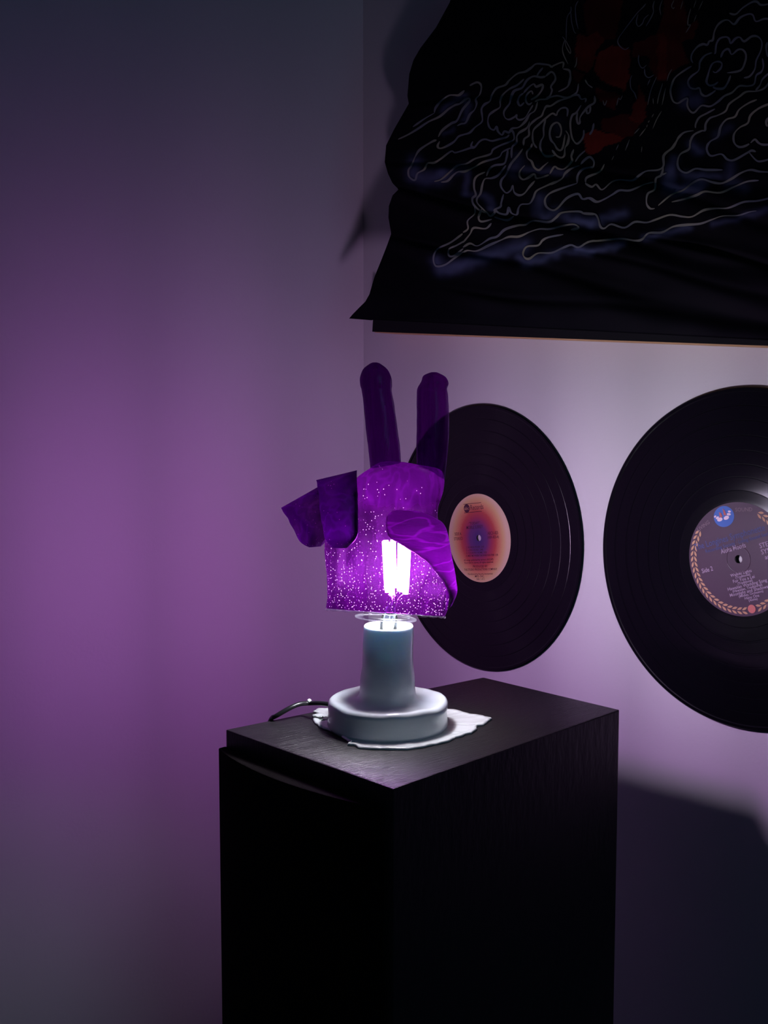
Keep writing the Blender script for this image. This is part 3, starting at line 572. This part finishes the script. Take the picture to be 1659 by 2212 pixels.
STR = {
TA: [[(1070,450),(1120,420),(1180,400),(1225,420),(1243,480),(1220,580),(1160,650),(1172,720),(1140,810),(1070,880),(1010,1000),(940,1020),(880,1050)],
 [(540,860),(560,780),(640,680),(750,600),(830,590),(910,590),(990,520)],[(540,860),(400,940),(220,1065)],
 [(0,1250),(150,1180),(300,1090),(450,990),(620,910),(750,800),(850,740),(920,720),(1000,660),(1060,640),(1060,690),(960,810),(880,970),(800,1010),(700,1080),(640,1140),(600,1215)],
 [(620,1280),(590,1350),(620,1385),(700,1365),(830,1290),(900,1210),(980,1180),(1070,1150),(1150,1070),(1250,990),(1255,900),(1245,800),(1290,730),(1370,680),(1400,590),(1470,490),(1600,440),(1660,370),(1780,270),(1900,240),(1990,180),(2060,125),(2180,130),(2260,145),(2290,180)],
 [(1880,350),(1780,440),(1660,500),(1560,590),(1525,680),(1520,770),(1430,830),(1360,890),(1340,990),(1370,1080),(1430,1110),(1470,1060),(1490,1130),(1550,1185),(1590,1130),(1660,1150)],
 [(575,1260),(500,1290),(330,1400),(260,1500),(200,1640),(155,1710),(160,1800),(220,1855),(260,1850),(290,1760),(390,1700),(440,1610),(540,1600),(640,1540),(790,1430),(850,1450),(960,1420),(1080,1380),(1140,1370),(1220,1280),(1300,1250),(1400,1275),(1520,1245),(1620,1220),(1659,1180)],
 [(1115,1280),(1090,1350),(1140,1370)],
 [(540,1880),(640,1850),(760,1750),(860,1660),(930,1630),(1030,1610),(1150,1540),(1330,1490),(1390,1460),(1420,1400),(1530,1340),(1660,1290),(1730,1250),(1720,1150),(1680,1110)],
 [(640,1890),(740,1870),(830,1780),(900,1735),(1000,1730),(1150,1660),(1270,1590),(1500,1520),(1560,1440),(1680,1380)],
 [(1300,1740),(1190,1790),(1140,1860),(1135,1980),(1160,2080),(1110,2130),(1120,2212),(1200,2300),(1330,2350)],
 [(1610,1640),(1500,1780),(1400,1830),(1300,1840),(1260,1920),(1230,2060),(1180,2130),(1190,2212),(1330,2350)],[(1320,1800),(1360,1700),(1440,1640),(1580,1615),(1620,1520),(1640,1400)]],
TB: [[(910,180),(940,150),(1080,100),(1075,190)],[(780,180),(730,240),(690,300)],[(820,310),(900,245),(950,280),(965,360),(900,460),(915,520),(880,610),(830,640)],
 [(820,310),(750,325),(640,310),(540,370),(470,480),(350,530),(300,640),(280,720),(200,830),(210,920),(270,955),(350,920),(390,885),(385,930),(430,960),(510,930),(570,840),(630,740)],
 [(490,560),(560,480),(640,425),(680,465),(770,435),(770,500),(700,600),(620,650),(600,650)],[(630,580),(610,530),(560,560),(525,620),(530,690),(570,730),(620,700)],[(490,560),(430,610),(405,690),(440,750),(500,700)],
 [(660,690),(720,660),(830,650),(900,620),(1000,600),(1130,630),(1240,600),(1310,590),(1350,650),(1420,645),(1410,700)],[(1080,200),(1170,220),(1190,300),(1180,380),(1140,470),(1010,540)],
 [(1310,420),(1290,540),(1230,590),(1130,640),(1010,680),(900,750),(830,760),(790,830),(760,900),(680,950),(600,1020),(570,1090),(570,1190),(500,1250),(490,1350)],
 [(700,690),(660,820),(580,880),(520,980),(420,1070),(320,1090),(270,1150),(200,1130)],[(580,985),(540,1080),(430,1150),(390,1210),(385,1300),(320,1370),(310,1530)],
 [(1140,910),(1150,820),(1120,780),(1050,790),(1000,840),(980,890),(920,865),(830,930),(730,1020),(640,1110),(625,1220),(640,1310),(690,1380)],[(820,950),(790,1080),(790,1200),(750,1280),(740,1380),(790,1480),(850,1505),(960,1490)],
 [(970,1215),(1030,1210),(1055,1120),(1030,1030),(980,1000),(910,1050),(880,1160),(900,1260),(950,1320),(990,1390),(1040,1415),(1080,1360),(1110,1180)],[(1120,1120),(1165,1200),(1150,1310),(1110,1380),(1100,1490),(1050,1525),(980,1490),(915,1410)],
 [(1350,740),(1280,850),(1220,890),(1190,990),(1195,1120),(1220,1240),(1280,1315),(1340,1280),(1385,1200),(1390,1110)],[(1550,600),(1550,700),(1450,770),(1340,910),(1330,1000),(1300,1010),(1285,930),(1300,840)],[(1490,750),(1480,840),(1440,865),(1430,800)],
 [(1410,360),(1450,430),(1520,480)],[(1540,1010),(1520,1110),(1475,1185)],[(1240,1400),(1205,1500),(1210,1580),(1100,1690),(1010,1690),(950,1660),(880,1770)],[(860,1590),(790,1650),(720,1710),(650,1670),(610,1580),(550,1530),(540,1440),(600,1370),(620,1310)],
 [(510,1640),(440,1720),(430,1800),(480,1850),(550,1830),(650,1770),(680,1830),(760,1820),(870,1780)],[(480,1390),(400,1500),(300,1620),(230,1770),(160,1860),(155,1960),(230,2050),(300,2010),(330,1940),(350,2040),(420,2085),(500,2060),(580,1960),(660,1870)],
 [(1410,1420),(1320,1500),(1260,1590)],[(1340,1630),(1400,1560),(1480,1515),(1540,1580),(1530,1660),(1480,1670),(1370,1700),(1300,1790),(1290,1905)],[(1330,1640),(1200,1690),(1110,1760),(1060,1840),(900,1930)]],
TC: [[(520,590),(490,700),(480,750),(400,790),(410,820),(350,870),(300,810)],[(410,780),(460,830),(560,845),(585,760),(620,830),(690,850),(710,770),(750,720),(850,710),(900,640),(940,550),(1050,490),(1210,420)],
 [(400,880),(490,910),(580,920),(650,870)],[(240,780),(200,890),(240,940),(370,910)],[(150,750),(150,840),(60,930),(65,1030),(0,1080)],[(365,960),(290,1030),(140,1020),(90,1100),(0,1210)],
 [(1460,450),(1250,520),(1110,580),(1050,660),(1070,750),(1150,795),(1220,760),(1330,640),(1470,585),(1530,650),(1610,640),(1700,690),(1800,660)],
 [(0,1270),(90,1220),(190,1250),(340,1160),(440,1130),(540,1040),(700,990),(800,980),(900,930),(1100,945),(1190,890),(1270,825),(1480,810),(1560,840),(1700,850)],
 [(0,1335),(60,1310),(180,1315),(340,1240),(480,1180),(590,1135),(720,1130),(860,1070),(980,1035),(1110,1035),(1280,995),(1420,975),(1480,1020),(1380,1045)],
 [(1285,1105),(1100,1140),(1020,1180),(960,1245),(820,1260),(770,1340),(790,1400),(850,1415),(960,1345),(1130,1340),(1250,1290),(1380,1240),(1480,1270),(1600,1200),(1700,1180)]],
TG: [[(925,1800),(900,1820),(830,1870),(730,1920),(700,1990),(720,2050),(790,2040),(860,1990),(930,1940)],[(950,1850),(880,1890),(820,1920),(820,1970),(860,1970),(930,1915)]],
TD: [[(80,520),(140,505),(200,535),(260,515),(330,475),(390,440),(480,440),(600,390),(680,370)],[(100,380),(110,330),(220,280),(260,215)],[(95,380),(150,410),(190,390),(240,435),(320,370),(390,350),(500,355),(560,310),(620,275),(720,265),(765,230),(765,150),(800,110),(850,70),(880,10)],
 [(60,632),(170,640),(205,680),(225,750),(260,765),(320,730),(430,760),(520,710),(620,715),(700,690),(820,650),(930,665),(1010,665),(1110,610),(1210,595),(1320,590),(1450,540),(1570,530),(1700,500)],
 [(60,915),(130,880),(220,870),(400,855),(520,870),(580,860),(640,805),(750,800),(850,750),(960,735),(1080,725),(1180,690),(1270,660),(1400,655),(1500,625),(1560,615)],
 [(765,240),(745,310),(700,340),(690,430),(630,470),(620,550),(650,595),(690,595)],[(790,290),(740,315)],[(990,10),(985,85),(910,130),(885,200),(900,260),(960,290),(1040,255),(1130,265),(1270,265)],
 [(720,570),(830,480),(930,440),(1010,380),(1090,345),(1180,370),(1260,380),(1340,345),(1430,290),(1510,265),(1590,280),(1700,285)],[(835,540),(960,510),(1050,480),(1120,450),(1250,460),(1370,410),(1480,365),(1580,355)],
 [(1150,30),(1135,90),(1170,145),(1260,130),(1310,175),(1370,180),(1480,120),(1520,100),(1555,110)],[(1500,120),(1560,185),(1610,190),(1700,165)],[(1380,50),(1430,70),(1500,45)],[(1550,10),(1600,45),(1700,45)]],
TF: [[(1010,185),(1100,200),(1200,110),(1330,30),(1400,25),(1460,70),(1600,50)],[(500,885),(475,830),(490,750),(560,660),(640,620),(700,630),(730,580),(780,560),(800,450),(850,350),(930,290),(1000,285),(1080,340),(1160,250),(1270,200),(1340,210),(1385,300),(1500,265),(1600,270)],
 [(800,745),(815,740),(830,620),(880,540),(970,520),(1010,550),(1030,610),(1100,540),(1160,525),(1220,580),(1330,510),(1420,520),(1470,600),(1450,720),(1390,850),(1370,970),(1300,1070),(1215,1095)],
 [(890,810),(930,720),(1000,690),(1045,765),(1130,700),(1200,700),(1245,770),(1230,880),(1165,990),(980,1025)],[(770,740),(670,780),(600,870),(580,990),(480,1070),(430,1150),(460,1230),(530,1250),(590,1240),(620,1320),(680,1350),(750,1320),(820,1270)],
 [(780,1000),(820,1020),(890,960),(905,890),(850,865),(780,890),(740,960),(710,1060),(690,1150),(730,1200),(800,1190),(855,1150)],[(780,1220),(830,1245),(930,1240),(990,1160),(1030,1060)],
 [(480,930),(380,990),(250,1090),(200,1200),(185,1300),(220,1420),(290,1450),(370,1400),(425,1385),(420,1480),(460,1560),(520,1580),(620,1485),(740,1495),(850,1430),(940,1350),(1050,1300),(1150,1210),(1270,1210),(1360,1180),(1390,1060),(1460,1010),(1490,930),(1475,820)],
 [(1600,1000),(1480,1110),(1440,1200),(1380,1270)],[(1600,1100),(1515,1230),(1400,1280),(1250,1290),(1150,1360),(1010,1460),(960,1560),(850,1620),(740,1660),(680,1740),(670,1830),(620,1840),(520,1890),(470,1970),(450,2090)],
 [(810,1530),(700,1590),(590,1650),(540,1740),(535,1800)],[(510,1835),(380,1860),(300,1930),(260,2000),(190,2090),(100,2160),(85,2212)],[(1400,1400),(1280,1450),(1150,1540),(1090,1640),(970,1680),(890,1780),(850,1920),(740,1990),(690,2080)],
 [(1600,1450),(1430,1520),(1310,1620),(1270,1730),(1160,1790),(1080,1880),(1075,1990),(1130,2060),(1200,2060),(1290,2020)],[(1310,2010),(1370,1960),(1430,2010),(1490,2040),(1600,2030)],[(1545,590),(1530,680),(1550,800)],[(1555,1650),(1530,1720),(1545,1780)]]}
THIN = {TF: [[(75,1170),(20,1350),(0,1460)],[(115,1240),(65,1475)],[(205,970),(160,1050),(135,1140)],[(470,120),(435,250),(430,350),(465,350),(400,460)],[(545,0),(510,110)],[(640,10),(580,140)],[(550,210),(510,310)],[(235,0),(200,80),(220,120),(240,100)],[(70,0),(35,110),(50,215)],[(360,10),(325,130)]],
TE: [[(215,90),(215,160),(160,260),(150,560)],[(215,160),(225,300),(260,440),(290,470)],[(320,10),(280,100),(290,280),(320,410)],[(95,515),(130,560),(150,660),(205,750),(210,700),(170,620),(140,560)],[(130,560),(100,660),(110,760),(175,900)],[(300,800),(290,900),(265,950)],
 [(1030,665),(970,695),(890,630),(880,550),(960,430),(1050,310),(1150,180),(1230,100),(1270,50)],[(1160,200),(1135,310),(1165,370),(1220,330),(1250,260),(1310,205)],[(1390,10),(1370,90),(1375,170),(1330,270),(1270,370)],
 [(1170,770),(1165,850),(1190,930),(1230,955),(1280,910)],[(1250,960),(1260,1050),(1310,1090),(1385,1050)],[(1075,1055),(1050,1130),(1060,1240),(1110,1310),(1140,1395)],
 [(1330,1110),(1290,1200)],[(1420,1080),(1340,1270),(1295,1475)],[(1370,1380),(1375,1460)],[(1490,1560),(1420,1680),(1365,1810)],[(1320,1690),(1300,1725)],[(1290,1750),(1280,1790)],[(1270,1800),(1180,1915)],[(1180,1800),(1105,1880)],[(1380,1600),(1350,1650)],
 [(1040,1960),(980,2115)],[(885,2030),(850,2110)],[(1215,2060),(1205,2140)],[(820,2190),(790,2250)],[(665,1410),(690,1480),(720,1410)],[(940,1340),(910,1400),(885,1380),(860,1480)]]}
def ribbon(groups, name, m, w0, w1):
    vs, fs = [], []
    for T, lst in groups.items():
        for st in lst:
            q = catmull(tr_(st, *T), 5); n_ = len(q); sd = random.random()*50
            for i, p in enumerate(q):
                t = q[min(i+1, n_-1)]-q[max(i-1, 0)]; t = t/(np.linalg.norm(t)+1e-9); nn_ = np.array([-t[1], t[0]])
                w = w0+(w1-w0)*(.5+.9*noise.noise(Vector((i*.16+sd, sd, 0)))); w = max(w, .45)*min(1, .35+min(i, n_-1-i)*.3)
                for s in (-1, 1): vs.append(cloth_pt(p[0]+nn_[0]*s*w, p[1]+nn_[1]*s*w, .0007)-AO)
                if i: b = len(vs); fs.append((b-4, b-3, b-1, b-2))
    return mesh(name, vs, fs, m, art)
M_line = mat('pale_paint', (.36,.37,.34), .7, .2)
n = N(M_line, 'ShaderNodeTexNoise'); n.inputs['Scale'].default_value = 22; tcl = N(M_line, 'ShaderNodeTexCoord'); L(M_line, tcl.outputs['Object'], n.inputs['Vector'])
cr = N(M_line, 'ShaderNodeValToRGB'); cr.color_ramp.elements[0].position = .42; cr.color_ramp.elements[0].color = (.15,.165,.19,1); cr.color_ramp.elements[1].position = .62; cr.color_ramp.elements[1].color = (.27,.27,.19,1)
L(M_line, n.outputs['Fac'], cr.inputs[0]); L(M_line, cr.outputs[0], B(M_line).inputs['Base Color'])
cl_ = ribbon(STR, 'cloud_lines', M_line, 1.2, 2.8)
rl_ = ribbon(THIN, 'rain_lines', M_line, .7, 1.3)

for o in (cl_, rl_): o['kind'] = 'stuff'
# batten at the foot of the hanging: black canvas face over bare pine
pl = [on_y(804, 718, -.034), on_y(1659, 749, -.034)]; dr = (pl[1]-pl[0])/np.linalg.norm(pl[1]-pl[0]); up_ = np.array([-dr[2], 0, dr[0]])
def board(name, u0, u1, v0, v1, y0, y1, m):
    c = [pl[0]*np.array([1, 0, 1])+dr*u+up_*v for u, v in ((u0, v0), (u1, v0), (u1, v1), (u0, v1))]
    vs = [np.array([p[0], y0, p[2]])-AO for p in c]+[np.array([p[0], y1, p[2]])-AO for p in c]
    return mesh(name, vs, [(0,1,2,3),(7,6,5,4),(0,4,5,1),(1,5,6,2),(2,6,7,3),(3,7,4,0)], m, art)
board('canvas', 0, .60, .0008, .045, -.034, -.031, M_canvas)
board('wooden_batten', .001, .599, 0, .045, -.0309, -.0005, M_wood)
# bar that carries the top of the cloth clear of the wall
ta, tb = on_y(1050, -100, -.04)-AO, on_y(1960, -60, -.04)-AO
tvs = [np.array([p[0], y-AO[1], p[2]+dz]) for y in (-.072, -.0005) for p, dz in ((ta, -.014), (tb, -.014), (tb, .014), (ta, .014))]
mesh('hanging_bar', tvs, [(0,1,2,3),(7,6,5,4),(0,4,5,1),(1,5,6,2),(2,6,7,3),(3,7,4,0)], M_wood, art)
